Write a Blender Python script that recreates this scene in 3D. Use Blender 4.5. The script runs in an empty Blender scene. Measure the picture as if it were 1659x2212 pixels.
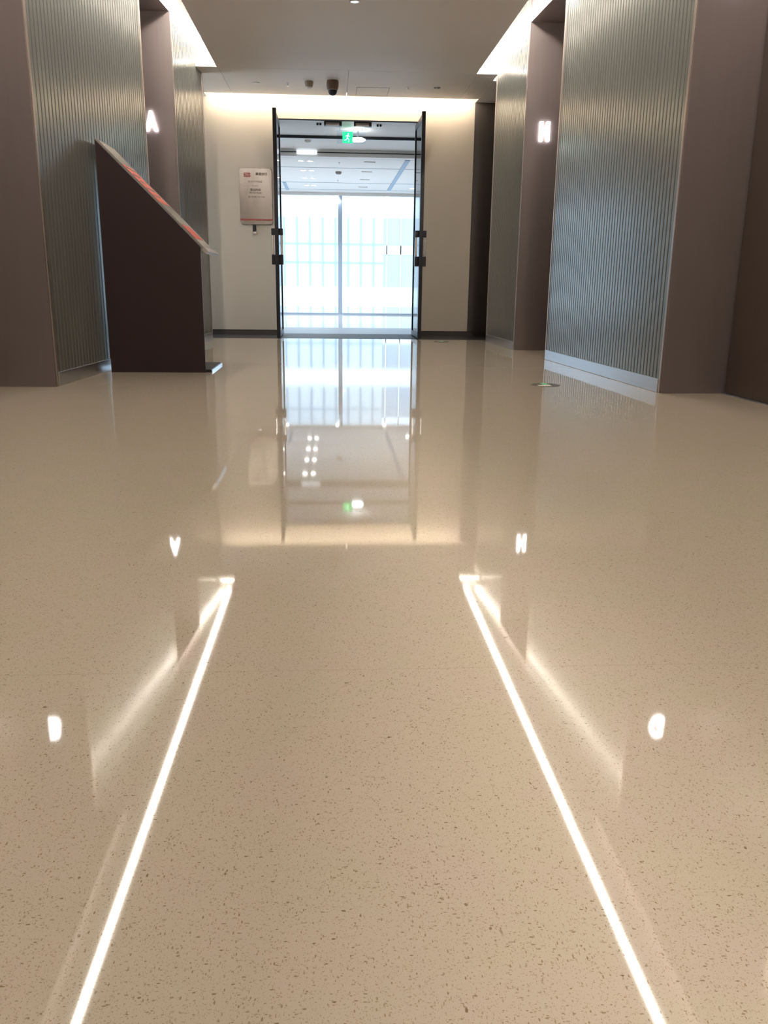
import bpy, bmesh, math, random
from mathutils import Vector, Matrix
random.seed(7)
scene = bpy.context.scene
C = scene.collection
# ------------------------------------------------------------------ camera
F_PX = 1816.8; PITCH, YAW, ROLL, CAM_H = 0.2652, 0.0645, 0.0118, 0.6378
cp, sp, cy, sy = math.cos(PITCH), math.sin(PITCH), math.cos(YAW), math.sin(YAW)
Fv = Vector((sy*cp, cy*cp, -sp)); Rv = Vector((cy, -sy, 0)); Uv = Rv.cross(Fv)
cr, sr = math.cos(ROLL), math.sin(ROLL)
R2 = Rv*cr + Uv*sr; U2 = Uv*cr - Rv*sr
cam = bpy.data.cameras.new('camera'); co = bpy.data.objects.new('camera', cam); C.objects.link(co)
M = Matrix.Identity(4)
for i in range(3):
    M[i][0] = R2[i]; M[i][1] = U2[i]; M[i][2] = -Fv[i]
M[0][3], M[1][3], M[2][3] = 0, 0, CAM_H
co.matrix_world = M
cam.sensor_fit = 'HORIZONTAL'; cam.sensor_width = 36; cam.lens = 36*F_PX/1659
cam.clip_start = 0.02; cam.clip_end = 300
scene.camera = co
# ------------------------------------------------------------------ light and exposure
scene.view_settings.view_transform = 'Standard'; scene.view_settings.look = 'None'
scene.view_settings.gamma = 1; scene.view_settings.use_curve_mapping = False
scene.view_settings.exposure = 1.58
W = bpy.data.worlds.new('sky'); scene.world = W; W.use_nodes = True
bgn = W.node_tree.nodes['Background']; bgn.inputs[0].default_value = (0.74, 0.88, 1.0, 1); bgn.inputs[1].default_value = 1.15
STRIP = 33.0      # emission of the cove light strips
STRIP_COL = (1.0, 0.93, 0.82)
# daylight arriving through the passage window
def area(name, loc, rot, sx, sy, power, col):
    l = bpy.data.lights.new(name, 'AREA'); l.shape = 'RECTANGLE'; l.size = sx; l.size_y = sy; l.energy = power; l.color = col
    o = bpy.data.objects.new(name, l); o.location = loc; o.rotation_euler = rot; C.objects.link(o); return o
# ------------------------------------------------------------------ materials
def mat(name, col, rough=0.5, metal=0.0, spec=0.5, emit=None, es=0, coat=0, coat_r=0.05, aniso=0):
    m = bpy.data.materials.new(name); m.use_nodes = True
    b = m.node_tree.nodes['Principled BSDF']
    b.inputs['Base Color'].default_value = (*col, 1); b.inputs['Roughness'].default_value = rough
    b.inputs['Metallic'].default_value = metal; b.inputs['Specular IOR Level'].default_value = spec
    b.inputs['Coat Weight'].default_value = coat; b.inputs['Coat Roughness'].default_value = coat_r
    if emit:
        b.inputs['Emission Color'].default_value = (*emit, 1); b.inputs['Emission Strength'].default_value = es
    return m
def noisy(m, scale=(8, 8, 8), amt=0.06, bump=0, detail=3):
    """small procedural tone variation (and optional bump) on a principled material"""
    nt = m.node_tree; N = nt.nodes; L = nt.links; b = N['Principled BSDF']
    tc = N.new('ShaderNodeTexCoord'); mp = N.new('ShaderNodeMapping'); mp.inputs['Scale'].default_value = scale
    no = N.new('ShaderNodeTexNoise'); no.inputs['Scale'].default_value = 1; no.inputs['Detail'].default_value = detail
    L.new(tc.outputs['Object'], mp.inputs[0]); L.new(mp.outputs[0], no.inputs['Vector'])
    col = tuple(b.inputs['Base Color'].default_value)
    mx = N.new('ShaderNodeMix'); mx.data_type = 'RGBA'
    mx.inputs[6].default_value = tuple(c*(1-amt) for c in col[:3])+(1,)
    mx.inputs[7].default_value = tuple(min(1, c*(1+amt)) for c in col[:3])+(1,)
    L.new(no.outputs['Fac'], mx.inputs[0]); L.new(mx.outputs[2], b.inputs['Base Color'])
    if bump:
        bp = N.new('ShaderNodeBump'); bp.inputs['Strength'].default_value = bump; bp.inputs['Distance'].default_value = 0.002
        L.new(no.outputs['Fac'], bp.inputs['Height']); L.new(bp.outputs[0], b.inputs['Normal'])
    return m
def glass_mat(name, tint=(0.93, 0.97, 1.0), refl=0.07):
    m = bpy.data.materials.new(name); m.use_nodes = True; nt = m.node_tree; N = nt.nodes; L = nt.links
    N.remove(N['Principled BSDF'])
    t = N.new('ShaderNodeBsdfTransparent'); t.inputs[0].default_value = (*tint, 1)
    g = N.new('ShaderNodeBsdfGlossy'); g.inputs['Roughness'].default_value = 0.02
    lw = N.new('ShaderNodeFresnel'); lw.inputs['IOR'].default_value = 1.45
    mx = N.new('ShaderNodeMixShader')
    L.new(lw.outputs[0], mx.inputs[0]); L.new(t.outputs[0], mx.inputs[1]); L.new(g.outputs[0], mx.inputs[2])
    L.new(mx.outputs[0], N['Material Output'].inputs[0]); return m

def floor_mat(name, base, base2, speck=True):
    m = bpy.data.materials.new(name); m.use_nodes = True; nt = m.node_tree; N = nt.nodes; L = nt.links
    b = N['Principled BSDF']
    tc = N.new('ShaderNodeTexCoord')
    def mapping(s, rot=0):
        mp = N.new('ShaderNodeMapping'); mp.inputs['Scale'].default_value = s; mp.inputs['Rotation'].default_value = (0, 0, rot)
        L.new(tc.outputs['Object'], mp.inputs[0]); return mp.outputs[0]
    def noise(s, scale, detail=2):
        n = N.new('ShaderNodeTexNoise'); n.inputs['Scale'].default_value = scale; n.inputs['Detail'].default_value = detail
        L.new(mapping(s), n.inputs['Vector']); return n.outputs['Fac']
    def mix(fac, a, c2):
        mx = N.new('ShaderNodeMix'); mx.data_type = 'RGBA'
        L.new(fac, mx.inputs[0])
        for i, v in ((6, a), (7, c2)):
            if isinstance(v, tuple): mx.inputs[i].default_value = (*v, 1)
            else: L.new(v, mx.inputs[i])
        return mx.outputs[2]
    def math_(op, a, c2=None, clamp=False):
        n = N.new('ShaderNodeMath'); n.operation = op; n.use_clamp = clamp
        for i, v in enumerate((a, c2)):
            if v is None: continue
            if isinstance(v, (int, float)): n.inputs[i].default_value = v
            else: L.new(v, n.inputs[i])
        return n.outputs[0]
    cr_ = N.new('ShaderNodeValToRGB'); cr_.color_ramp.elements[0].position = 0.35; cr_.color_ramp.elements[1].position = 0.65
    L.new(noise((1, 1, 1), 7, 3), cr_.inputs[0])
    col = mix(cr_.outputs[0], base, base2)
    if speck:
        # (cells per metre, threshold, share of cells, colour, stretch)
        wn = N.new('ShaderNodeTexNoise'); wn.inputs['Scale'].default_value = 260; wn.inputs['Detail'].default_value = 1
        L.new(tc.outputs['Object'], wn.inputs['Vector'])
        for sc, thr, share, dc, st, rot in ((600, 0.40, 0.70, (0.40, 0.30, 0.19), (1, 0.55, 1), 0.35),
                                       (430, 0.34, 0.42, (0.32, 0.23, 0.13), (0.5, 1, 1), 1.1),
                                       (310, 0.32, 0.32, (0.29, 0.20, 0.11), (1, 0.42, 1), -0.7),
                                       (230, 0.26, 0.20, (0.24, 0.165, 0.08), (0.40, 1, 1), 0.5),
                                       (170, 0.22, 0.10, (0.18, 0.115, 0.05), (0.42, 1, 1), -1.0),
                                       (85, 0.17, 0.06, (0.21, 0.135, 0.065), (1, 0.5, 1), 0.3),
                                       (40, 0.13, 0.03, (0.15, 0.09, 0.035), (0.6, 1, 1), 0.8)):
            v = N.new('ShaderNodeTexVoronoi'); v.feature = 'F1'; v.voronoi_dimensions = '2D'; v.inputs['Scale'].default_value = sc
            L.new(mapping(st, rot), v.inputs['Vector'])
            sep = N.new('ShaderNodeSeparateColor'); L.new(v.outputs['Color'], sep.inputs[0])
            size = math_('MULTIPLY', sep.outputs[1], thr)
            size = math_('MULTIPLY', size, math_('LESS_THAN', sep.outputs[0], share))
            dd = math_('ADD', v.outputs['Distance'], math_('MULTIPLY', math_('SUBTRACT', wn.outputs['Fac'], 0.5), 0.35))
            e = math_('MULTIPLY', math_('SUBTRACT', size, dd), 12, True)
            e = math_('MULTIPLY', e, math_('ADD', math_('MULTIPLY', sep.outputs[2], 0.65), 0.28))
            col = mix(e, col, dc)
        # tile joints running across the corridor
        sx = N.new('ShaderNodeSeparateXYZ'); L.new(tc.outputs['Object'], sx.inputs[0])
        for yy in (1.318,):
            j = math_('LESS_THAN', math_('ABSOLUTE', math_('SUBTRACT', sx.outputs[1], yy)), 0.0008)
            col = mix(math_('MULTIPLY', j, 0.22), col, (0.22, 0.14, 0.08))
    L.new(col, b.inputs['Base Color'])
    b.inputs['Roughness'].default_value = 0.034; b.inputs['Specular IOR Level'].default_value = 0.5; b.inputs['IOR'].default_value = 1.36
    return m

M_FLOOR = floor_mat('polished beige engineered stone', (0.55, 0.472, 0.362), (0.565, 0.467, 0.38))
M_BAND = noisy(mat('dark stone', (0.035, 0.033, 0.038), 0.5, 0, 0.3), (30, 30, 30), 0.2)
M_PFLOOR = noisy(mat('pale polished floor', (0.75, 0.75, 0.75), 0.06), (3, 3, 3), 0.04)
M_MAT = noisy(mat('grey floor stone', (0.30, 0.32, 0.37), 0.35), (40, 40, 40), 0.1)
M_CEIL = noisy(mat('ceiling paint', (0.85, 0.80, 0.765), 0.6), (2, 2, 2), 0.02)
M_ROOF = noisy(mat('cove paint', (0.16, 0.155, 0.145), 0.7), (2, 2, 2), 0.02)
M_WALL = noisy(mat('cream wall lacquer', (0.74, 0.635, 0.515), 0.42), (2, 2, 0.4), 0.03)
M_WHITE = noisy(mat('white paint', (0.88, 0.87, 0.85), 0.6), (2, 2, 2), 0.02)
M_BRONZE = noisy(mat('satin bronze metal', (0.25, 0.205, 0.20), 0.38, 0.5), (30, 30, 2), 0.05)
M_BRONZE_D = noisy(mat('dark bronze metal', (0.155, 0.12, 0.105), 0.38, 0.5), (30, 30, 2), 0.05)
M_DARK = noisy(mat('dark brown metal', (0.10, 0.082, 0.072), 0.5, 0.2), (30, 30, 2), 0.06)
M_FLUTE = noisy(mat('fluted grey green panel', (0.275, 0.28, 0.262), 0.24, 0.4), (3, 3, 0.8), 0.05)
M_TRIM = noisy(mat('champagne metal trim', (0.55, 0.47, 0.43), 0.3, 0.8), (20, 20, 2), 0.05)
M_STEEL = noisy(mat('brushed steel', (0.62, 0.64, 0.68), 0.28, 0.9), (4, 4, 60), 0.08)
M_CHROME = noisy(mat('bright steel', (0.82, 0.84, 0.88), 0.18, 1.0), (4, 4, 30), 0.04)
M_BLACK = noisy(mat('black anodised metal', (0.018, 0.019, 0.028), 0.35, 0.2), (30, 30, 2), 0.1)
M_BLACKP = noisy(mat('black plastic', (0.02, 0.02, 0.022), 0.35), (30, 30, 30), 0.1)
M_LECT = noisy(mat('dark maroon lacquer', (0.036, 0.020, 0.020), 0.5, 0, 0.3), (6, 6, 6), 0.12)
M_BOARD = noisy(mat('grey display glass', (0.30, 0.27, 0.26), 0.15), (6, 6, 6), 0.05)
M_RED = noisy(mat('red print', (0.70, 0.06, 0.03), 0.4), (30, 30, 30), 0.1)
M_REDM = noisy(mat('muted red print', (0.50, 0.09, 0.08), 0.4), (30, 30, 30), 0.1)
M_TEXT = noisy(mat('grey engraved print', (0.16, 0.12, 0.10), 0.5), (30, 30, 30), 0.1)
M_STRIP = mat('led strip', (0.9, 0.9, 0.9), 0.5, emit=STRIP_COL, es=STRIP)
M_STRIP2 = mat('led strip wall washer', (0.9, 0.9, 0.9), 0.5, emit=(1.0, 0.90, 0.74), es=12)
M_LETTER = mat('lit white letter', (0.9, 0.9, 0.9), 0.5, emit=(1, 0.97, 0.98), es=5)
M_LENS = mat('lit lamp lens', (0.9, 0.9, 0.9), 0.3, emit=(1, 0.98, 0.95), es=9)
M_LENS_OFF = mat('frosted downlight lens', (0.8, 0.85, 0.9), 0.3, emit=(0.85, 0.92, 1.0), es=0.35)
M_GREEN = mat('lit green sign face', (0.05, 0.6, 0.3), 0.4, emit=(0.01, 0.50, 0.14), es=1.0)
M_GREENW = mat('lit white pictogram', (0.8, 0.9, 0.85), 0.4, emit=(0.25, 0.8, 0.45), es=1.0)
M_GLASS = glass_mat('clear glass')
M_BLUE = noisy(mat('blue grey ceiling track', (0.22, 0.34, 0.50), 0.5), (4, 4, 4), 0.05)
M_GREY = noisy(mat('grey plastic', (0.32, 0.31, 0.31), 0.5), (10, 10, 10), 0.05)
M_SMOKE = noisy(mat('beige plastic', (0.40, 0.34, 0.27), 0.5), (10, 10, 10), 0.05)
M_BROWNP = noisy(mat('brown plastic', (0.20, 0.12, 0.085), 0.4), (10, 10, 10), 0.05)
M_SEAM = mat('shadow gap', (0.12, 0.10, 0.09), 0.8)
M_STICK = noisy(mat('dark round floor plate', (0.13, 0.105, 0.085), 0.35, 0.3), (30, 30, 30), 0.1)
M_STICKG = noisy(mat('mint green print', (0.22, 0.70, 0.42), 0.4), (30, 30, 30), 0.1)
M_STICKW = noisy(mat('pale print', (0.85, 0.76, 0.66), 0.4), (30, 30, 30), 0.1)
M_FACADE = noisy(mat('pale facade panels', (0.80, 0.84, 0.86), 0.5), (0.4, 0.4, 0.4), 0.03)
M_FPANE = noisy(mat('pale facade glazing', (0.55, 0.60, 0.62), 0.3), (0.5, 0.5, 0.3), 0.12)
M_FDARK = noisy(mat('blue facade glazing', (0.38, 0.425, 0.47), 0.3), (0.5, 0.5, 0.5), 0.12)
M_FMULL = noisy(mat('facade mullion', (0.30, 0.38, 0.45), 0.5), (2, 2, 2), 0.05)
M_MULL = noisy(mat('window frame', (0.42, 0.54, 0.68), 0.4, 0.0), (10, 10, 2), 0.05)  # pale blue base colour stands in for daylight bloom over the backlit frame

# ------------------------------------------------------------------ helpers
def box(bm, x0, x1, y0, y1, z0, z1):
    v = [bm.verts.new((x, y, z)) for x in (x0, x1) for y in (y0, y1) for z in (z0, z1)]
    for q in ((0, 1, 3, 2), (4, 6, 7, 5), (0, 4, 5, 1), (2, 3, 7, 6), (0, 2, 6, 4), (1, 5, 7, 3)):
        bm.faces.new([v[i] for i in q])
def prism(bm, pts, a, b, axis='y'):
    """extrude polygon pts between a and b along an axis"""
    def mk(p, t):
        return {'y': (p[0], t, p[1]), 'x': (t, p[0], p[1]), 'z': (p[0], p[1], t)}[axis]
    A = [bm.verts.new(mk(p, a)) for p in pts]; B = [bm.verts.new(mk(p, b)) for p in pts]
    bm.faces.new(A); bm.faces.new(B[::-1]); n = len(pts)
    for i in range(n): bm.faces.new([A[i], B[i], B[(i+1) % n], A[(i+1) % n]])
def lathe(bm, prof, cx=0, cy=0, n=32):
    rings = []
    for r, z in prof:
        if r < 1e-6: rings.append([bm.verts.new((cx, cy, z))])
        else: rings.append([bm.verts.new((cx+r*math.cos(2*math.pi*i/n), cy+r*math.sin(2*math.pi*i/n), z)) for i in range(n)])
    for a, b in zip(rings, rings[1:]):
        for i in range(n):
            j = (i+1) % n
            if len(a) == 1 and len(b) == 1: continue
            if len(a) == 1: bm.faces.new([a[0], b[i], b[j]])
            elif len(b) == 1: bm.faces.new([a[i], b[0], a[j]])
            else: bm.faces.new([a[i], b[i], b[j], a[j]])
    for rg in (rings[0], rings[-1]):
        if len(rg) > 1: bm.faces.new(rg)
def rrect(x0, x1, z0, z1, r, n=6):
    pts = []
    for cx, cz, a0 in ((x1-r, z1-r, 0), (x0+r, z1-r, 90), (x0+r, z0+r, 180), (x1-r, z0+r, 270)):
        for i in range(n+1):
            a = math.radians(a0+90*i/n); pts.append((cx+r*math.cos(a), cz+r*math.sin(a)))
    return pts
def obj(name, bm, m, parent=None, smooth=False, bevel=0):
    bmesh.ops.recalc_face_normals(bm, faces=bm.faces)
    me = bpy.data.meshes.new(name); bm.to_mesh(me); bm.free(); me.materials.append(m)
    if smooth:
        for p in me.polygons: p.use_smooth = True
    o = bpy.data.objects.new(name, me); C.objects.link(o)
    if parent: o.parent = parent
    if smooth:
        e = o.modifiers.new('es', 'EDGE_SPLIT'); e.split_angle = math.radians(40)
    if bevel:
        b = o.modifiers.new('bevel', 'BEVEL'); b.width = bevel; b.segments = 2; b.limit_method = 'ANGLE'
    return o
def bx(name, m, parent, *b, bevel=0):
    bm = bmesh.new(); box(bm, *b); return obj(name, bm, m, parent, bevel=bevel)
def tag(o, label, cat, group=None):
    o['label'] = label; o['category'] = cat
    if group: o['group'] = group
    return o
def thing(name, label, cat, loc=(0, 0, 0), rz=0, group=None):
    o = bpy.data.objects.new(name, None); C.objects.link(o); o.location = loc; o.rotation_euler = (0, 0, rz)
    o.empty_display_size = 0.1
    return tag(o, label, cat, group)
def struct(name, bm, m, bevel=0):
    o = obj(name, bm, m, bevel=bevel); o['kind'] = 'structure'; return o
def text_obj(name, s, size, m, parent=None, loc=(0, 0, 0), rot=(math.pi/2, 0, 0), extrude=0.001, bold=0.0, sx=1, align='CENTER'):
    c = bpy.data.curves.new(name, 'FONT'); c.body = s; c.size = size; c.extrude = extrude; c.offset = bold
    c.align_x = align; c.align_y = 'CENTER'; c.resolution_u = 4
    t = bpy.data.objects.new(name+'_tmp', c); C.objects.link(t)
    bpy.context.view_layer.update()
    dg = bpy.context.evaluated_depsgraph_get()
    me = bpy.data.meshes.new_from_object(t.evaluated_get(dg)); me.name = name
    bpy.data.objects.remove(t); bpy.data.curves.remove(c)
    me.materials.clear(); me.materials.append(m)
    Mr = Matrix.Translation(loc) @ Matrix.Rotation(rot[2], 4, 'Z') @ Matrix.Rotation(rot[0], 4, 'X') @ Matrix.Scale(sx, 4, (1, 0, 0))
    me.transform(Mr)
    o = bpy.data.objects.new(name, me); C.objects.link(o)
    if parent: o.parent = parent
    return o
def dup(root, loc, label, group=None, rz=None):
    r = root.copy(); C.objects.link(r); r.location = loc; r['label'] = label
    if rz is not None: r.rotation_euler = (0, 0, rz)
    if group: r['group'] = group
    for ch in list(root.children):
        c = ch.copy(); C.objects.link(c); c.parent = r
        for g in ch.children:
            d = g.copy(); C.objects.link(d); d.parent = c
    return r

ZC = 2.755      # corridor ceiling
ZR = 3.20       # roof of the light coves
YW = 11.0       # far wall
YB = -5.0       # wall behind
XLs, XRs = -1.15, 1.53      # edges of the central ceiling slab
def XL(y): return -1.69 + 0.077*(y-5.34)
def XR(y): return 2.04 - 0.052*(y-5.15)

# ------------------------------------------------------------------ floors
bm = bmesh.new(); box(bm, -3.2, 3.4, YB, 10.17, -0.1, 0); struct('floor', bm, M_FLOOR)
bm = bmesh.new(); box(bm, -3.2, 3.4, 10.17, 11.2, -0.1, 0); struct('floor_band', bm, M_BAND).name = 'trim_1'
bm = bmesh.new(); box(bm, -4.2, 5.2, 11.2, 12.75, -0.1, 0); struct('trim_2', bm, M_MAT)
bm = bmesh.new(); box(bm, -4.2, 5.2, 12.75, 18.4, -0.1, 0); struct('floor_passage', bm, M_PFLOOR).name = 'floor_2'
# ------------------------------------------------------------------ ceiling
bm = bmesh.new()
box(bm, XLs, XRs, YB, 9.57, ZC, ZC+0.10)
for a, b in ((-1.75, -1.134), (-1.13, 0.198), (0.202, 1.546)):
    box(bm, a, b, 9.574, 10.80, ZC, ZC+0.04)
box(bm, 1.55, 1.756, 9.574, 10.80, ZC, ZC+0.04); box(bm, 1.758, 3.3, 9.86, YW, ZC, ZC+0.04)
box(bm, -1.75, 3.3, 10.2, 10.24, ZC+0.04, ZR)
box(bm, 1.84, 3.3, 9.86, 10.2, ZC+0.04, ZR); box(bm, -3.2, -1.40, 9.88, 10.2, ZC+0.04, ZR)
box(bm, -3.2, -1.45, 9.88, YW, ZC, ZC+0.04)
struct('ceiling', bm, M_CEIL)
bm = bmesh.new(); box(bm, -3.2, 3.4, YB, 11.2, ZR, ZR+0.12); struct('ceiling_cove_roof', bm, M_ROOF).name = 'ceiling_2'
# ------------------------------------------------------------------ end walls
bm = bmesh.new()
DX0, DX1, DZ = -0.67, 1.085, 2.525
box(bm, -3.2, DX0, YW, YW+0.2, 0.055, ZR); box(bm, DX1, 1.756, YW, YW+0.2, 0.055, ZR)
box(bm, DX0, DX1, YW, YW+0.2, DZ, ZR)
struct('wall_far', bm, M_WALL)
bm = bmesh.new(); box(bm, -3.2, DX0, YW+0.01, YW+0.19, 0, 0.055); box(bm, DX1, 3.3, YW+0.01, YW+0.19, 0, 0.055)
struct('baseboard_far', bm, M_DARK)
bm = bmesh.new(); box(bm, 1.758, 3.3, YW-0.01, YW+0.2, 0.055, ZC-0.0); box(bm, 3.2, 3.4, 9.5, YW+0.2, 0, ZR); box(bm, 1.756, 3.3, YW+0.02, YW+0.2, ZC, ZR)
struct('wall_far_dark', bm, M_DARK).name = 'wall_far_side'
bm = bmesh.new(); box(bm, -3.2, 3.4, YB-0.2, YB, 0, ZR); struct('wall_back', bm, M_WALL)

# ------------------------------------------------------------------ side walls: fluted panels and lift doorways
def frame_for(side, y):
    """local x runs down the corridor, local y to the left; corridor side sign"""
    if side > 0: return (XR(y), y, 0), math.atan2(1, -0.052)
    return (XL(y), y, 0), math.atan2(1, 0.077)
def fluted_panel(side, y0, y1, label, pitch=0.05):
    loc, rz = frame_for(side, y0); k = side       # k: direction of the corridor in local y
    L_ = (y1-y0)/math.sin(rz)
    t = thing('fluted_wall_panel', label, 'wall panel', loc, rz, 'fluted wall panels along the corridor')
    def yb(a, b): return (min(a*k, b*k), max(a*k, b*k))
    bm = bmesh.new()
    # one folded sheet: flat ribs with rounded shoulders between narrow grooves
    prof = []; s = 0.02
    n = int((L_-0.04)/pitch); p = (L_-0.04)/n
    prof.append((s, -0.03)); 
    for i in range(n):
        a = s+i*p
        g = p*0.20; d = 0.024
        prof += [(a, -d), (a+g, -d), (a+g, -0.003), (a+g*1.25, 0.0), (a+p-g*0.25, 0.0), (a+p, -0.003)]
    prof.append((s+n*p, -0.03))
    vs = [[bm.verts.new((x, y*k, z)) for x, y in prof] for z in (0.085, ZR)]
    for i in range(len(prof)-1): bm.faces.new([vs[0][i], vs[0][i+1], vs[1][i+1], vs[1][i]])
    obj('ribbed_sheet', bm, M_FLUTE, t)
    for a in (0.0, L_-0.022):
        bx('edge_trim', M_TRIM, t, a, a+0.022, *yb(-0.05, 0.006), 0.0, ZR, bevel=0.002)
    bx('plinth', M_STEEL, t, 0.022, L_-0.022, *yb(-0.03, 0.010), 0.0, 0.085, bevel=0.003)
    return t
def lift_doorway(side, y0, y1, label, depth=0.43, fascia=None):
    x = XR if side > 0 else XL; s = side
    xm = x((y0+y1)/2)
    t = thing('lift_doorway', label, 'lift doorway', (xm, (y0+y1)/2, 0), 0, 'lift doorways along the corridor')
    ox, oy = -xm, -(y0+y1)/2
    xa, xb = x(y0), x(y1)
    def wb(name, m, X0, X1, Y0, Y1, Z0, Z1, bevel=0):
        return bx(name, m, t, min(X0, X1)+ox, max(X0, X1)+ox, Y0+oy, Y1+oy, Z0, Z1, bevel=bevel)
    D = depth
    # far jamb faces the camera; near jamb faces away
    wb('jamb', M_BRONZE, xb, xb+s*D, y1-0.018, y1, 0, ZR)
    wb('jamb', M_BRONZE, xa, xa+s*D, y0, y0+0.018, 0, ZR)
    # head: soffit plus fascia above the opening
    bm = bmesh.new()
    fa, fb = (fascia, fascia) if fascia else (xa+s*0.004, xb+s*0.004)
    prism(bm, [(fa+ox, y0+0.018+oy), (fb+ox, y1-0.018+oy), (xb+s*D+ox, y1-0.018+oy), (xa+s*D+ox, y0+0.018+oy)], 2.985, ZR, 'z')
    obj('head', bm, M_BRONZE, t)
    # door leaves at the back of the recess
    ym = (y0+y1)/2; 
    for i, (a, b) in enumerate(((y0+0.03, ym-0.002), (ym+0.002, y1-0.03))):
        bm = bmesh.new(); fa, fb = x(a)+s*(D-0.03)+ox, x(b)+s*(D-0.03)+ox
        prism(bm, [(fa, a+oy), (fb, b+oy), (fb+s*0.03, b+oy), (fa+s*0.03, a+oy)], 0.008, 2.4, 'z')
        obj('door_leaf', bm, M_BRONZE_D, t)
    bm = bmesh.new(); fa, fb = x(y0)+s*(D-0.035)+ox, x(y1)+s*(D-0.035)+ox
    prism(bm, [(fa, y0+0.018+oy), (fb, y1-0.018+oy), (fb+s*0.03, y1-0.018+oy), (fa+s*0.03, y0+0.018+oy)], 2.405, 2.985, 'z')
    obj('transom_panel', bm, M_BRONZE_D, t)
    bm = bmesh.new(); fa, fb = x(y0)+s*(D-0.06)+ox, x(y1)+s*(D-0.06)+ox
    prism(bm, [(fa, y0+0.02+oy), (fb, y1-0.02+oy), (fb+s*0.05, y1-0.02+oy), (fa+s*0.05, y0+0.02+oy)], 0.0, 0.006, 'z')
    obj('sill', bm, M_STEEL, t)
    return t
# solid walls behind
RP = [(8.6, 9.84), (5.13, 7.53), (1.0, 3.3)]; RA = [(7.53, 8.6), (3.3, 5.13)]
LP = [(8.62, 9.86), (5.34, 7.63), (1.2, 3.5)]; LA = [(7.63, 8.62), (3.5, 5.34)]
for side, P, A, nm, xf in ((1, RP, RA, 'wall_right', XR), (-1, LP, LA, 'wall_left', XL)):
    bm = bmesh.new(); s = side
    for a, b in P:
        prism(bm, [(xf(a)+s*0.045, a+0.004), (xf(b)+s*0.045, b-0.004), (s*3.2, b-0.004), (s*3.2, a+0.004)], 0, ZR, 'z')
    for a, b in A:
        prism(bm, [(xf(a)+s*0.435, a-0.004), (xf(b)+s*0.435, b+0.004), (s*3.2, b+0.004), (s*3.2, a-0.004)], 0, ZR, 'z')
    e = P[-1][0]
    box(bm, *sorted((s*3.2, xf(e)+s*0.01)), YB, e-0.004, 0, ZR)
    struct(nm, bm, M_BRONZE_D)
fluted_panel(1, *RP[0], 'narrow far fluted grey green panel on the right wall, before the dark corner')
fluted_panel(1, *RP[1], 'wide fluted grey green panel on the right wall, between the two lift doorways')
fluted_panel(1, *RP[2], 'fluted grey panel on the right wall nearest the viewer')
fluted_panel(-1, *LP[0], 'far fluted grey blue panel on the left wall, beyond the letter A', 0.055)
fluted_panel(-1, *LP[1], 'wide fluted grey panel on the left wall behind the slanted stand', 0.055)
fluted_panel(-1, *LP[2], 'fluted grey panel on the left wall nearest the viewer')
lift_doorway(1, *RA[0], 'recessed bronze lift doorway on the right wall marked with the lit letter H')
lift_doorway(1, *RA[1], 'near right recessed bronze lift doorway at the right edge of the photo', fascia=1.86)
lift_doorway(-1, *LA[0], 'recessed bronze lift doorway on the left wall marked with the lit letter A')
lift_doorway(-1, *LA[1], 'near left recessed bronze lift doorway at the left edge of the photo', fascia=-1.48)
# ------------------------------------------------------------------ lit letters on the jambs
def letter(ch, x, y, z, label):
    t = thing('illuminated_letter', label, 'letter sign', (x, y, z), 0, 'lit lift letters on the door jambs')
    text_obj('letter_face', ch, 0.215, M_LETTER, t, (0, -0.010, 0), extrude=0.009, bold=0.013, sx=0.63)
letter('A', -1.652, 8.602, 2.06, 'white lit letter A on the left bronze jamb above the slanted stand')
letter('H', 2.045, 8.582, 2.045, 'white lit letter H on the right bronze jamb between the fluted panels')
letter('G', 2.237, 5.112, 2.292, 'white lit letter on the near right jamb, seen mirrored in the floor')
letter('B', -1.905, 5.322, 2.330, 'white lit letter on the near left jamb, seen mirrored in the floor')

# ------------------------------------------------------------------ cove light strips
def strip(label, m, x0, x1, y0, y1, z0, z1, dx=0, long_=False):
    cx, cy_, cz = (x0+x1)/2, (y0+y1)/2, z0
    t = thing('cove_light_strip', label, 'light strip', (cx, cy_, cz), 0)
    for nm, mm, e, za, zb in (('diffuser', m, 0, 0, z1-z0), ('channel', M_STEEL, 0.004, z1-z0, max(z1-z0+0.012, (ZR-z0) if long_ else 0))):
        bm = bmesh.new()
        prism(bm, [(x0-cx-e, y0-cy_-e), (x1-cx+e, y0-cy_-e), (x1-cx+e+dx, y1-cy_+e), (x0-cx-e+dx, y1-cy_+e)], za, zb, 'z')
        obj(nm, bm, mm, t)
strip('long white light strip in the left ceiling cove', M_STRIP, -1.433, -1.402, YB+0.2, 10.08, ZR-0.105, ZR-0.083, 0.125, True)
strip('long white light strip in the right ceiling cove', M_STRIP, 1.697, 1.728, YB+0.2, 10.08, ZR-0.105, ZR-0.083, 0, True)
strip('hidden light strip washing the top of the far cream wall', M_STRIP2, -1.45, 1.75, 10.808, 10.828, ZC+0.012, ZC+0.036)
strip('short light strip across the end of the left cove', M_STRIP2, -1.33, XLs-0.01, 9.60, 9.612, ZC+0.05, ZC+0.062)
strip('short light strip across the end of the right cove', M_STRIP2, XRs+0.01, 1.79, 9.60, 9.612, ZC+0.05, ZC+0.062)

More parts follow.
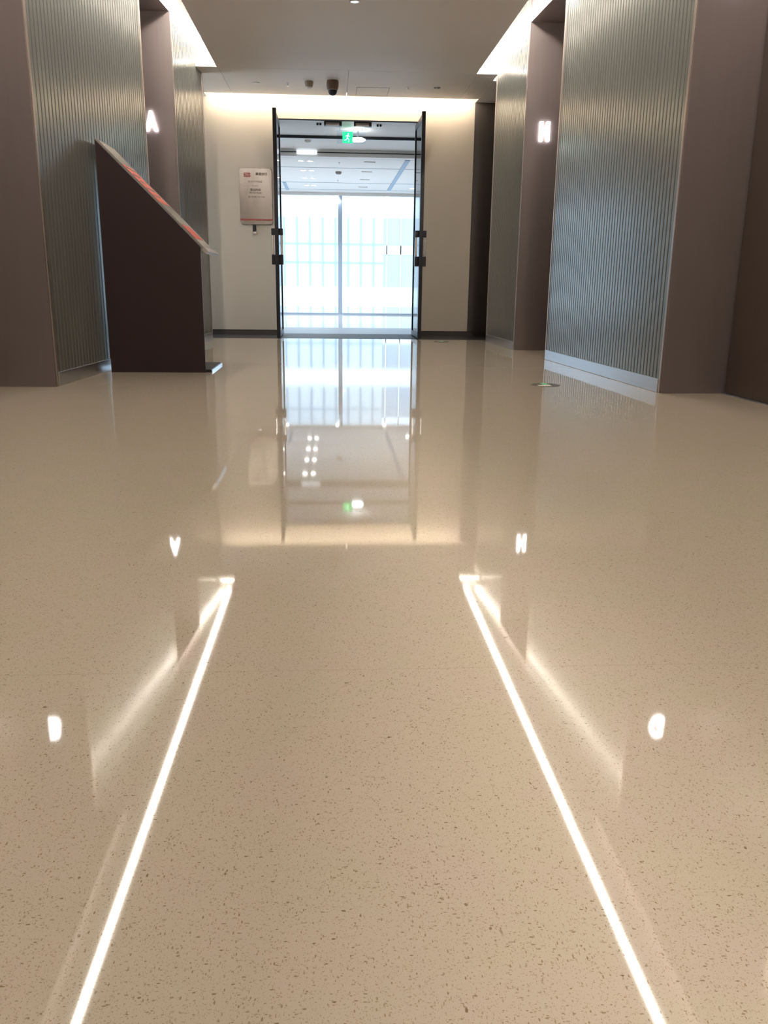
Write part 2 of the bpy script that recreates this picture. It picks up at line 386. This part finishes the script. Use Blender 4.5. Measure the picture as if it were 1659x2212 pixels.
# ------------------------------------------------------------------ ceiling fittings
def downlight(name, label, x, y, z, r, lens, group=None, ring=M_WHITE):
    t = thing(name, label, 'ceiling light', (x, y, z), 0, group)
    bm = bmesh.new(); lathe(bm, [(r*1.16, 0.0), (r*1.16, -0.004), (r*0.98, -0.006), (r*0.95, 0.0)]); obj('trim_ring', bm, ring, t, smooth=True)
    bm = bmesh.new(); lathe(bm, [(0, -0.002), (r*0.95, -0.002), (r*0.95, 0.0)]); obj('lens', bm, lens, t)
    return t
downlight('round_downlight', 'round pale downlight in the central ceiling at the top edge of the photo', 0.2, 7.36, ZC, 0.034, M_LENS_OFF)
# dome camera
t = thing('dome_camera', 'dark dome security camera hanging from the ceiling before the glass door', 'security camera', (0.035, 10.05, ZC))
bm = bmesh.new(); lathe(bm, [(0.062, 0), (0.066, -0.02), (0.066, -0.055), (0.060, -0.085), (0.050, -0.092)]); obj('housing', bm, M_BROWNP, t, smooth=True)
bm = bmesh.new(); lathe(bm, [(0.050, -0.090), (0.048, -0.115), (0.036, -0.135), (0.018, -0.146), (0, -0.149)]); obj('dome', bm, M_BLACKP, t, smooth=True)
bm = bmesh.new(); lathe(bm, [(0.053, -0.086), (0.056, -0.092), (0.053, -0.098), (0.049, -0.094)]); obj('rim', bm, M_GREY, t, smooth=True)
t = thing('smoke_detector', 'small beige smoke detector on the ceiling left of the dome camera', 'smoke detector', (-0.222, 10.12, ZC))
bm = bmesh.new(); lathe(bm, [(0.048, 0), (0.048, -0.022), (0.038, -0.050), (0.034, -0.054)]); obj('base', bm, M_SMOKE, t, smooth=True)
bm = bmesh.new(); lathe(bm, [(0.034, -0.053), (0.030, -0.064), (0.018, -0.070), (0, -0.071)]); obj('cap', bm, M_WHITE, t, smooth=True)
def sprinkler(x, y, z, label, sc=1):
    t = thing('fire_sprinkler', label, 'sprinkler', (x, y, z), 0, 'ceiling sprinklers')
    bm = bmesh.new(); lathe(bm, [(0.016*sc, 0), (0.016*sc, -0.004), (0.006*sc, -0.006), (0.006*sc, -0.02)]); obj('escutcheon', bm, M_STEEL, t, smooth=True)
    bm = bmesh.new(); lathe(bm, [(0.003*sc, -0.019), (0.003*sc, -0.028), (0.012*sc, -0.029), (0.012*sc, -0.031), (0, -0.031)]); obj('deflector', bm, M_CHROME, t, smooth=True)
sprinkler(-0.456, 10.22, ZC, 'tiny silver ceiling sprinkler left of the smoke detector')
sprinkler(0.877, 10.27, ZC, 'tiny silver ceiling sprinkler right of the access panel')
t = thing('ceiling_speaker', 'faint flush round ceiling speaker near the left end of the far ceiling', 'speaker', (-0.808, 10.24, ZC))
bm = bmesh.new(); lathe(bm, [(0.045, 0), (0.045, -0.004), (0.040, -0.006), (0, -0.006)]); obj('grille', bm, M_WHITE, t, smooth=True)
t = thing('twin_ceiling_sensor', 'small grey twin sensor on the ceiling near the right end', 'ceiling sensor', (1.196, 10.24, ZC))
for dx in (-0.018, 0.020):
    bm = bmesh.new(); lathe(bm, [(0.017, 0), (0.017, -0.008), (0.009, -0.012), (0, -0.012)], dx); obj('sensor_head', bm, M_GREY, t, smooth=True)
t = thing('access_panel', 'flush square access panel in the ceiling right of the dome camera', 'access panel', (0.49, 10.53, ZC))
bx('hatch', M_CEIL, t, -0.176, 0.176, -0.2, 0.2, -0.0015, 0.001)
bm = bmesh.new()
for b in ((-0.185, -0.180, -0.21, 0.21), (0.180, 0.185, -0.21, 0.21), (-0.185, 0.185, -0.21, -0.205), (-0.185, 0.185, 0.205, 0.21)): box(bm, *b, -0.0025, 0.001)
obj('frame', bm, M_GREY, t)

# ------------------------------------------------------------------ slanted stand on the left
t = thing('slanted_display_stand', 'dark brown slanted display stand beside the left wall with red printed top', 'display stand', (-1.2, 6.5, 0))
ox, oy = 1.2, -6.5
LX0, LX1 = -1.575, -0.905
bm = bmesh.new(); prism(bm, [(LX0+ox, 0.0), (LX1+ox, 0.0), (LX1+ox, 0.868), (LX0+ox, 1.548)], 6.215+oy, 6.235+oy); obj('side_panel', bm, M_LECT, t)
# pedestal hidden behind the side panel
bm = bmesh.new(); prism(bm, [(-1.50+ox, 0.02), (-1.12+ox, 0.02), (-1.12+ox, 1.05), (-1.50+ox, 1.44)], 6.236+oy, 6.60+oy); obj('pedestal', bm, M_LECT, t)
bm = bmesh.new(); prism(bm, [(LX1-0.35+ox, 0.0), (-0.868+ox, 0.0), (-0.868+ox, 0.020), (LX1-0.35+ox, 0.020)], 6.236+oy, 6.83+oy); obj('base_plate', bm, M_BLACK, t)
bx('base_edge', M_CHROME, t, -0.868+ox, -0.862+ox, 6.25+oy, 6.83+oy, 0.0, 0.016)
# board lies along the slope
ax, az = LX0, 1.550; bx_, bz = -0.858, 0.826
dx, dz = bx_-ax, bz-az; ln = math.hypot(dx, dz); ux, uz = dx/ln, dz/ln; nx, nz = -uz, ux
def slope_prism(name, m, s0, s1, y0, y1, h0, h1, parent=t):
    bm = bmesh.new()
    pts = [(ax+ux*s+nx*h+ox, az+uz*s+nz*h) for s, h in ((s0, h0), (s1, h0), (s1, h1), (s0, h1))]
    prism(bm, pts, y0+oy, y1+oy); return obj(name, bm, m, parent)
brd = slope_prism('display_board', M_BOARD, 0, ln-0.03, 6.218, 6.70, 0.0, 0.014)
slope_prism('board_lip', M_CHROME, ln-0.045, ln-0.005, 6.212, 6.80, -0.008, 0.0155, t)
o = slope_prism('printed_panel', M_RED, 0.215, 0.56, 6.24, 6.60, 0.014, 0.0155, brd); o['label'] = 'upper red print'
o = slope_prism('printed_panel', M_RED, 0.76, 0.89, 6.24, 6.60, 0.014, 0.0155, brd); o['label'] = 'lower red print'
for k in range(5):
    slope_prism('text_line', M_BOARD, 0.235+k*0.062, 0.235+k*0.062+0.016, 6.28, 6.55-0.03*(k % 3), 0.0155, 0.0162, brd)

# ------------------------------------------------------------------ door opening and open leaves
t = thing('door_frame', 'thin black metal frame lining the opening in the far wall', 'door frame', (0.21, YW+0.1, 0)); ox, oy = -0.21, -(YW+0.1)
bx('jamb', M_BLACK, t, DX0+ox, DX0+0.03+ox, YW-0.012+oy, YW+0.212+oy, 0, DZ)
bx('jamb', M_BLACK, t, DX1-0.03+ox, DX1+ox, YW-0.012+oy, YW+0.212+oy, 0, DZ)
bm = bmesh.new(); box(bm, DX0+ox, DX1+ox, YW-0.012+oy, YW+0.004+oy, DZ-0.012, DZ+0.004); obj('head_edge', bm, M_BLACK, t)
bx('head_lining', M_WHITE, t, DX0+0.03+ox, DX1-0.03+ox, YW+0.004+oy, YW+0.212+oy, DZ-0.010, DZ)
def magnet(x, label):
    t = thing('door_magnet_lock', label, 'door lock', (x, YW+0.05, DZ-0.011), 0, 'black magnet locks under the door head')
    bx('housing', M_BLACKP, t, -0.107, 0.107, -0.035, 0.035, -0.050, 0, bevel=0.003)
    bx('armature_plate', M_GREY, t, -0.085, 0.075, -0.037, -0.034, -0.047, -0.012)
magnet(0.04, 'black box lock under the door head, left one'); magnet(0.40, 'black box lock under the door head, right one')
for x, lab in ((-0.130, 'tiny black twin door buffer left of the magnet locks'), (0.605, 'tiny black twin door buffer right of the magnet locks')):
    t = thing('door_buffer', lab, 'door buffer', (x, YW+0.16, DZ-0.010), 0, 'door buffers under the head')
    for d in (-0.018, 0.018):
        bm = bmesh.new(); lathe(bm, [(0.014, 0), (0.014, -0.018), (0.008, -0.026), (0, -0.026)], d, 0, 16); obj('rubber_pad', bm, M_BLACKP, t, smooth=True)
def leaf(x, s, label):
    """glass leaf standing open along the corridor; s = side of the wall (outer)"""
    y0, y1 = 10.1, 10.985
    t = thing('glass_door_leaf', label, 'glass door', (x, y1, 0), 0, 'open glass door leaves')
    oy = -y1
    bx('stile', M_BLACK, t, -0.021, 0.021, y0+oy, y0+0.05+oy, 0.012, 2.485, bevel=0.003)
    bx('stile', M_BLACK, t, -0.013, 0.013, y1-0.05+oy, y1+oy, 0.012, 2.42)
    bx('bottom_rail', M_BLACK, t, -0.013, 0.013, y0+0.05+oy, y1-0.05+oy, 0.012, 0.07)
    bx('top_rail', M_BLACK, t, -0.013, 0.013, y0+0.05+oy, y1-0.05+oy, 2.42, 2.47)
    bx('glass_pane', M_GLASS, t, -0.004, 0.004, y0+0.05+oy, y1-0.05+oy, 0.07, 2.42)
    yh = y0+0.10
    for a, b in ((0.835, 0.945), (1.16, 1.232)):
        bx('handle_clamp', M_BLACK, t, -0.066, 0.066, yh-0.035+oy, yh+0.035+oy, a, b, bevel=0.004)
    for d in (-1, 1):
        bx('pull_bar', M_CHROME, t, min(d*0.040, d*0.064), max(d*0.040, d*0.064), yh-0.02+oy, yh+0.02+oy, 0.945, 1.16, bevel=0.004)
    return t
leaf(-0.606, -1, 'left open glass door leaf with black edge and handle beside the plaque')
leaf(1.045, 1, 'right open glass door leaf with black edge and handle')

# ------------------------------------------------------------------ plaque and switch on the far wall
t = thing('opening_hours_plaque', 'rounded brushed steel plaque with red logo on the cream wall left of the door', 'plaque', (-0.9, YW, 1.32))
bm = bmesh.new(); prism(bm, rrect(-0.198, 0.198, 0.0, 0.648, 0.04), -0.022, -0.0); obj('plate', bm, M_STEEL if False else noisy(mat('plaque satin metal', (0.33, 0.29, 0.265), 0.25, 0.8), (6, 6, 2.5), 0.5), t, bevel=0.004)
lg = bmesh.new(); prism(lg, rrect(-0.140, -0.062, 0.546, 0.592, 0.004), -0.0235, -0.0215); lo = obj('logo', lg, M_REDM, t)
bm = bmesh.new(); box(bm, -0.134, -0.070, -0.0245, -0.0235, 0.556, 0.560); box(bm, -0.120, -0.070, -0.0245, -0.0235, 0.570, 0.574); box(bm, -0.134, -0.095, -0.0245, -0.0235, 0.580, 0.584)
obj('logo_stripes', bm, M_STICKW, lo)
def ptext(s, x, z, size, m=M_TEXT, bold=0):
    return text_obj('lettering', s, size, m, t, (x, -0.0228, z), extrude=0.0006, bold=bold)
ptext('\u83ef\u590f\u9280\u884c', 0.072, 0.578, 0.036, bold=0.0006)
ptext('\u7f51\u70b9\u81ea\u52a9\u670d\u52a1\u533a', -0.005, 0.492, 0.025)
ptext('\u5168\u5929 24\u5c0f\u65f6', -0.01, 0.447, 0.015)
ptext('\u8425\u4e1a\u65f6\u95f4', -0.005, 0.398, 0.032, bold=0.0006)
ptext('Business Hours', -0.005, 0.366, 0.023, bold=0.0006)
ptext('\u5468\u4e00\u81f3\u5468\u65e5  9:00-17:00', 0.005, 0.318, 0.020)
bm = bmesh.new(); box(bm, -0.197, 0.197, -0.0232, -0.0218, 0.046, 0.064); obj('red_stripe', bm, M_REDM, t)
t = thing('door_release_box', 'small black upright box with metal end on the wall under the steel plaque', 'wall switch', (-0.93, YW, 1.205))
bx('body', M_BLACKP, t, -0.021, 0.021, -0.028, 0, 0.032, 0.112, bevel=0.003)
bm = bmesh.new(); prism(bm, rrect(-0.024, 0.024, 0.0, 0.031, 0.008), -0.03, 0); obj('metal_end', bm, M_CHROME, t)

# ------------------------------------------------------------------ floor markers
def marker(x, y, r, label):
    t = thing('floor_marker', label, 'floor marker', (x, y, 0), 0, 'round markers set on the floor')
    bm = bmesh.new(); lathe(bm, [(0, 0.0), (r, 0.0), (r, 0.0015), (r*0.97, 0.0025), (0, 0.0025)], n=40); obj('plate', bm, M_STICK, t)
    bm = bmesh.new(); box(bm, -r*0.18, r*0.27, -r*0.2, r*0.9, 0.0025, 0.0032); obj('green_panel', bm, M_STICKG, t)
    bm = bmesh.new(); box(bm, -r*0.62, r*0.27, -r*0.75, -r*0.2, 0.0025, 0.0032); obj('pale_panel', bm, M_STICKW, t)
marker(1.42, 5.53, 0.094, 'larger round dark floor plate with mint green print near the wide right panel')
marker(1.27, 9.78, 0.085, 'small distant round floor plate before the dark strip, right of the door')

# ------------------------------------------------------------------ passage beyond the door
bm = bmesh.new(); box(bm, -4.2, 5.2, YW+0.2, 12.13, 2.525, 2.7); struct('ceiling_3', bm, M_WHITE)
bm = bmesh.new(); box(bm, -4.2, 5.2, 12.13, 12.15, 2.490, 2.7); struct('trim_3', bm, M_BLACK)
bm = bmesh.new(); box(bm, -4.2, 5.2, 12.15, 13.12, 2.497, 2.7); struct('ceiling_4', bm, M_WHITE)
bm = bmesh.new(); box(bm, -4.2, 5.2, 13.12, 13.30, 2.400, 2.7); struct('ceiling_5', bm, M_WHITE)
bm = bmesh.new(); box(bm, -4.2, -0.48, 13.108, 13.12, 2.45, 2.462); box(bm, -0.18, 5.2, 13.108, 13.12, 2.45, 2.462); struct('trim_4', bm, M_BLACK)
bm = bmesh.new()
ys = [13.306, 14.33, 16.38, 17.56, 18.1]
for a, b in zip(ys, ys[1:]): box(bm, -4.2, 5.2, a+0.008, b-0.008, 2.400, 2.42)
box(bm, -4.2, 5.2, 13.3, 18.4, 2.45, 2.7)
box(bm, -4.2, 5.2, 18.1, 18.4, 2.345, 2.7)
struct('ceiling_6', bm, M_WHITE)
bm = bmesh.new()
for b in ys[1:4]: box(bm, -4.2, 5.2, b-0.018, b+0.018, 2.397, 2.401)
struct('trim_5', bm, M_FMULL)
bm = bmesh.new(); box(bm, 1.115, 1.185, 13.32, 17.5, 2.392, 2.40); struct('trim_6', bm, M_BLUE)
bm = bmesh.new(); box(bm, -0.86, -0.80, 16.42, 17.7, 2.392, 2.40); struct('trim_7', bm, M_BLUE)
bm = bmesh.new(); box(bm, -4.4, -4.2, 11.0, 18.4, -0.1, 2.7); struct('wall_passage_left', bm, M_WHITE)
bm = bmesh.new(); box(bm, 5.2, 5.4, 11.0, 18.4, -0.1, 2.7); struct('wall_passage_right', bm, M_WHITE)
bm = bmesh.new(); box(bm, -4.2, -3.2, 11.0, 11.2, 0, 2.7); box(bm, 3.3, 5.2, 11.0, 11.2, 0, 2.7); struct('wall_passage_near', bm, M_WHITE)
# curtain window
YG = 18.2
root = bpy.data.objects.new('window_1', None); C.objects.link(root); root.location = (0.2, YG, 0); root['kind'] = 'structure'
xs = [-4.2, -3.55, -1.675, 0.205, 2.085, 3.965, 5.2]
for x in xs[1:-1]: bx('mullion', M_MULL, root, x-0.042-0.2, x+0.042-0.2, -0.06, 0.06, 0.03, 2.345)
bx('bottom_rail', M_MULL, root, -4.4, 5.0, -0.06, 0.06, 0.0, 0.03)
bx('window_pane', M_GLASS, root, -4.4, 5.0, -0.005, 0.005, 0.03, 2.345)
# lights and fittings in the passage ceiling
proto = None
names = ['nearest', 'second', 'third', 'farthest']
for i, y in enumerate((13.58, 14.70, 15.71, 16.85)):
    for j, x in enumerate((-0.432, -0.297)):
        lab = 'small bright round downlight beyond the door, %s of its %s row' % (names[i], ('left', 'right')[j])
        if proto is None:
            proto = downlight('passage_downlight', lab, x, y, 2.40, 0.045, M_LENS, 'paired downlights beyond the door')
            sl = bpy.data.lights.new('lamp', 'SPOT'); sl.energy = 13; sl.spot_size = math.radians(130); sl.spot_blend = 0.6; sl.shadow_soft_size = 0.04; sl.color = (0.95, 0.96, 1.0)
            so = bpy.data.objects.new('lamp', sl); C.objects.link(so); so.parent = proto; so.location = (0, 0, -0.02)
        else: dup(proto, (x, y, 2.40), lab)
for x, y, z, lab in ((1.57, 17.07, 2.40, 'single bright downlight right of the blue ceiling track'),
                     (0.135, 18.25-0.1, 2.345, 'bright downlight by the window head above the mullion'),
                     (-0.95, 18.15, 2.345, 'bright downlight by the window head at the left'),
                     (1.155, 18.15, 2.345, 'bright downlight by the window head at the right')):
    dup(proto, (x, y, z), lab, 'single downlights near the passage window')
vent0 = thing('ceiling_vent', 'thin grey ceiling vent beyond the door, nearest of its row', 'air vent', (0.60, 13.58, 2.40), 0, 'thin vents in the passage ceiling')
bx('frame', M_GREY, vent0, -0.085, 0.085, -0.03, 0.03, -0.005, 0)
bm = bmesh.new()
for k in range(3): box(bm, -0.078, 0.078, -0.022+k*0.017, -0.014+k*0.017, -0.007, -0.004)
obj('slats', bm, M_WHITE, vent0)
for i, y in enumerate((14.73, 15.82, 17.0)):
    dup(vent0, (0.605+0.01*i, y, 2.40), 'thin grey ceiling vent beyond the door, %s of its row' % names[i+1])
t = thing('smoke_detector', 'grey round smoke detector on the passage ceiling beyond the door', 'smoke detector', (0.142, 14.8, 2.40))
bm = bmesh.new(); lathe(bm, [(0.05, 0), (0.05, -0.02), (0.036, -0.04), (0, -0.042)]); obj('body', bm, M_GREY, t, smooth=True)
t = thing('smoke_detector', 'small round smoke detector on the ceiling just inside the door, upper left', 'smoke detector', (-0.294, 12.34, 2.497))
bm = bmesh.new(); lathe(bm, [(0.045, 0), (0.045, -0.016), (0.03, -0.03), (0, -0.032)]); obj('body', bm, M_WHITE, t, smooth=True)
for y, lab in ((13.66, 'tiny sprinkler on the passage ceiling nearer than the grey detector'), (15.95, 'tiny sprinkler on the passage ceiling beyond the grey detector')):
    sprinkler(0.14, y, 2.40, lab, 0.9)
t = thing('fascia_light_panel', 'pale rectangular light panel set in the passage bulkhead', 'light panel', (-0.33, 13.11, 2.425))
bx('lens', M_LENS_OFF, t, -0.145, 0.145, -0.02, 0.0, 0.0, 0.055, bevel=0.004)
# exit sign with lamp
t = thing('exit_sign', 'lit green running man exit sign hanging beyond the door head', 'exit sign', (0.28, 11.5, 2.525))
bx('housing', M_GLASS, t, -0.19, 0.17, -0.008, 0.008, -0.185, -0.03)
f = bx('sign_face', M_GREEN, t, -0.118, 0.012, -0.014, -0.0085, -0.178, -0.048)
bm = bmesh.new()
lathe(bm, [(0.010, -0.0005), (0.010, 0.0005)], n=12)
for v in bm.verts: v.co = Vector((v.co.x-0.045, -0.0155+v.co.z, v.co.y-0.073))
def limb(bm, a, b, w):
    d = Vector((b[0]-a[0], b[1]-a[1])); d.normalize(); n = Vector((-d.y, d.x))*w/2
    prism(bm, [(a[0]+n.x, a[1]+n.y), (b[0]+n.x, b[1]+n.y), (b[0]-n.x, b[1]-n.y), (a[0]-n.x, a[1]-n.y)], -0.016, -0.0145)
limb(bm, (-0.050, -0.086), (-0.058, -0.122), 0.018); limb(bm, (-0.050, -0.090), (-0.025, -0.103), 0.008); limb(bm, (-0.052, -0.090), (-0.080, -0.100), 0.008)
limb(bm, (-0.058, -0.120), (-0.035, -0.140), 0.010); limb(bm, (-0.035, -0.140), (-0.042, -0.165), 0.009); limb(bm, (-0.058, -0.120), (-0.075, -0.145), 0.010); limb(bm, (-0.075, -0.145), (-0.100, -0.146), 0.009)
obj('pictogram', bm, M_GREENW, f)
for x in (-0.15, 0.13): bx('hanger', M_STEEL, t, x-0.003, x+0.003, -0.003, 0.003, -0.03, 0.0)
t = thing('oval_emergency_lamp', 'glaring white oval lamp right beside the green exit sign', 'lamp', (0.36, 11.62, 2.525))
bx('bracket', M_STEEL, t, -0.012, 0.012, -0.012, 0.012, -0.095, 0.0)
bm = bmesh.new(); lathe(bm, [(0, -0.030), (0.018, -0.026), (0.028, -0.012), (0.030, 0), (0.028, 0.012), (0.018, 0.026), (0, 0.030)])
for v in bm.verts: v.co = Vector((v.co.x*3.1, v.co.y*0.9, v.co.z-0.118))
obj('lamp_lens', bm, mat('glaring lamp lens', (0.9, 0.9, 0.9), 0.3, emit=(1, 0.98, 0.96), es=8), t, smooth=True)

# ------------------------------------------------------------------ building seen through the window
YF = 50.0
t = thing('office_building', 'pale overexposed office building seen through the passage window', 'building', (2, YF, -8))
def fb(name, m, x0, x1, y0, y1, z0, z1): return bx(name, m, t, x0-2, x1-2, y0-YF, y1-YF, z0+8, z1+8)
fb('wall', M_FACADE, -22, 26, YF, YF+10, -8, 22)
for k in range(-2, 4):          # glazed storeys between pale bands
    z0 = k*4.85-0.62; z1 = z0+3.75+0.12
    zz0, zz1 = z0+1.05, z0+1.05+3.75
    if zz1 > 21: continue
    g = fb('window_band', M_FPANE, -21.5, 3.0, YF-0.12, YF, zz0, zz1)
    g2 = fb('window_band', M_FDARK, 3.0, 10.0, YF-0.10, YF, zz0, zz1); g2['label'] = 'darker blue window band'
    bm = bmesh.new()
    for i in range(34):
        x = -21.3+i*0.72
        box(bm, x-2-0.03, x-2+0.03, -0.2, -0.12, zz0+8, zz1+8)
    for zf in (0.35, 0.62): box(bm, -23.5, 1.0, -0.18, -0.12, zz0+8+3.75*zf-0.03, zz0+8+3.75*zf+0.03)
    obj('mullions', bm, M_FMULL, t)
    bm = bmesh.new()
    for i in range(9): box(bm, 3.2+i*0.8-2-0.03, 3.2+i*0.8-2+0.03, -0.16, -0.10, zz0+8, zz1+8)
    box(bm, 1.0, 8.0, -0.16, -0.10, zz0+8+1.8, zz0+8+2.3)
    obj('mullions', bm, M_FACADE, t)
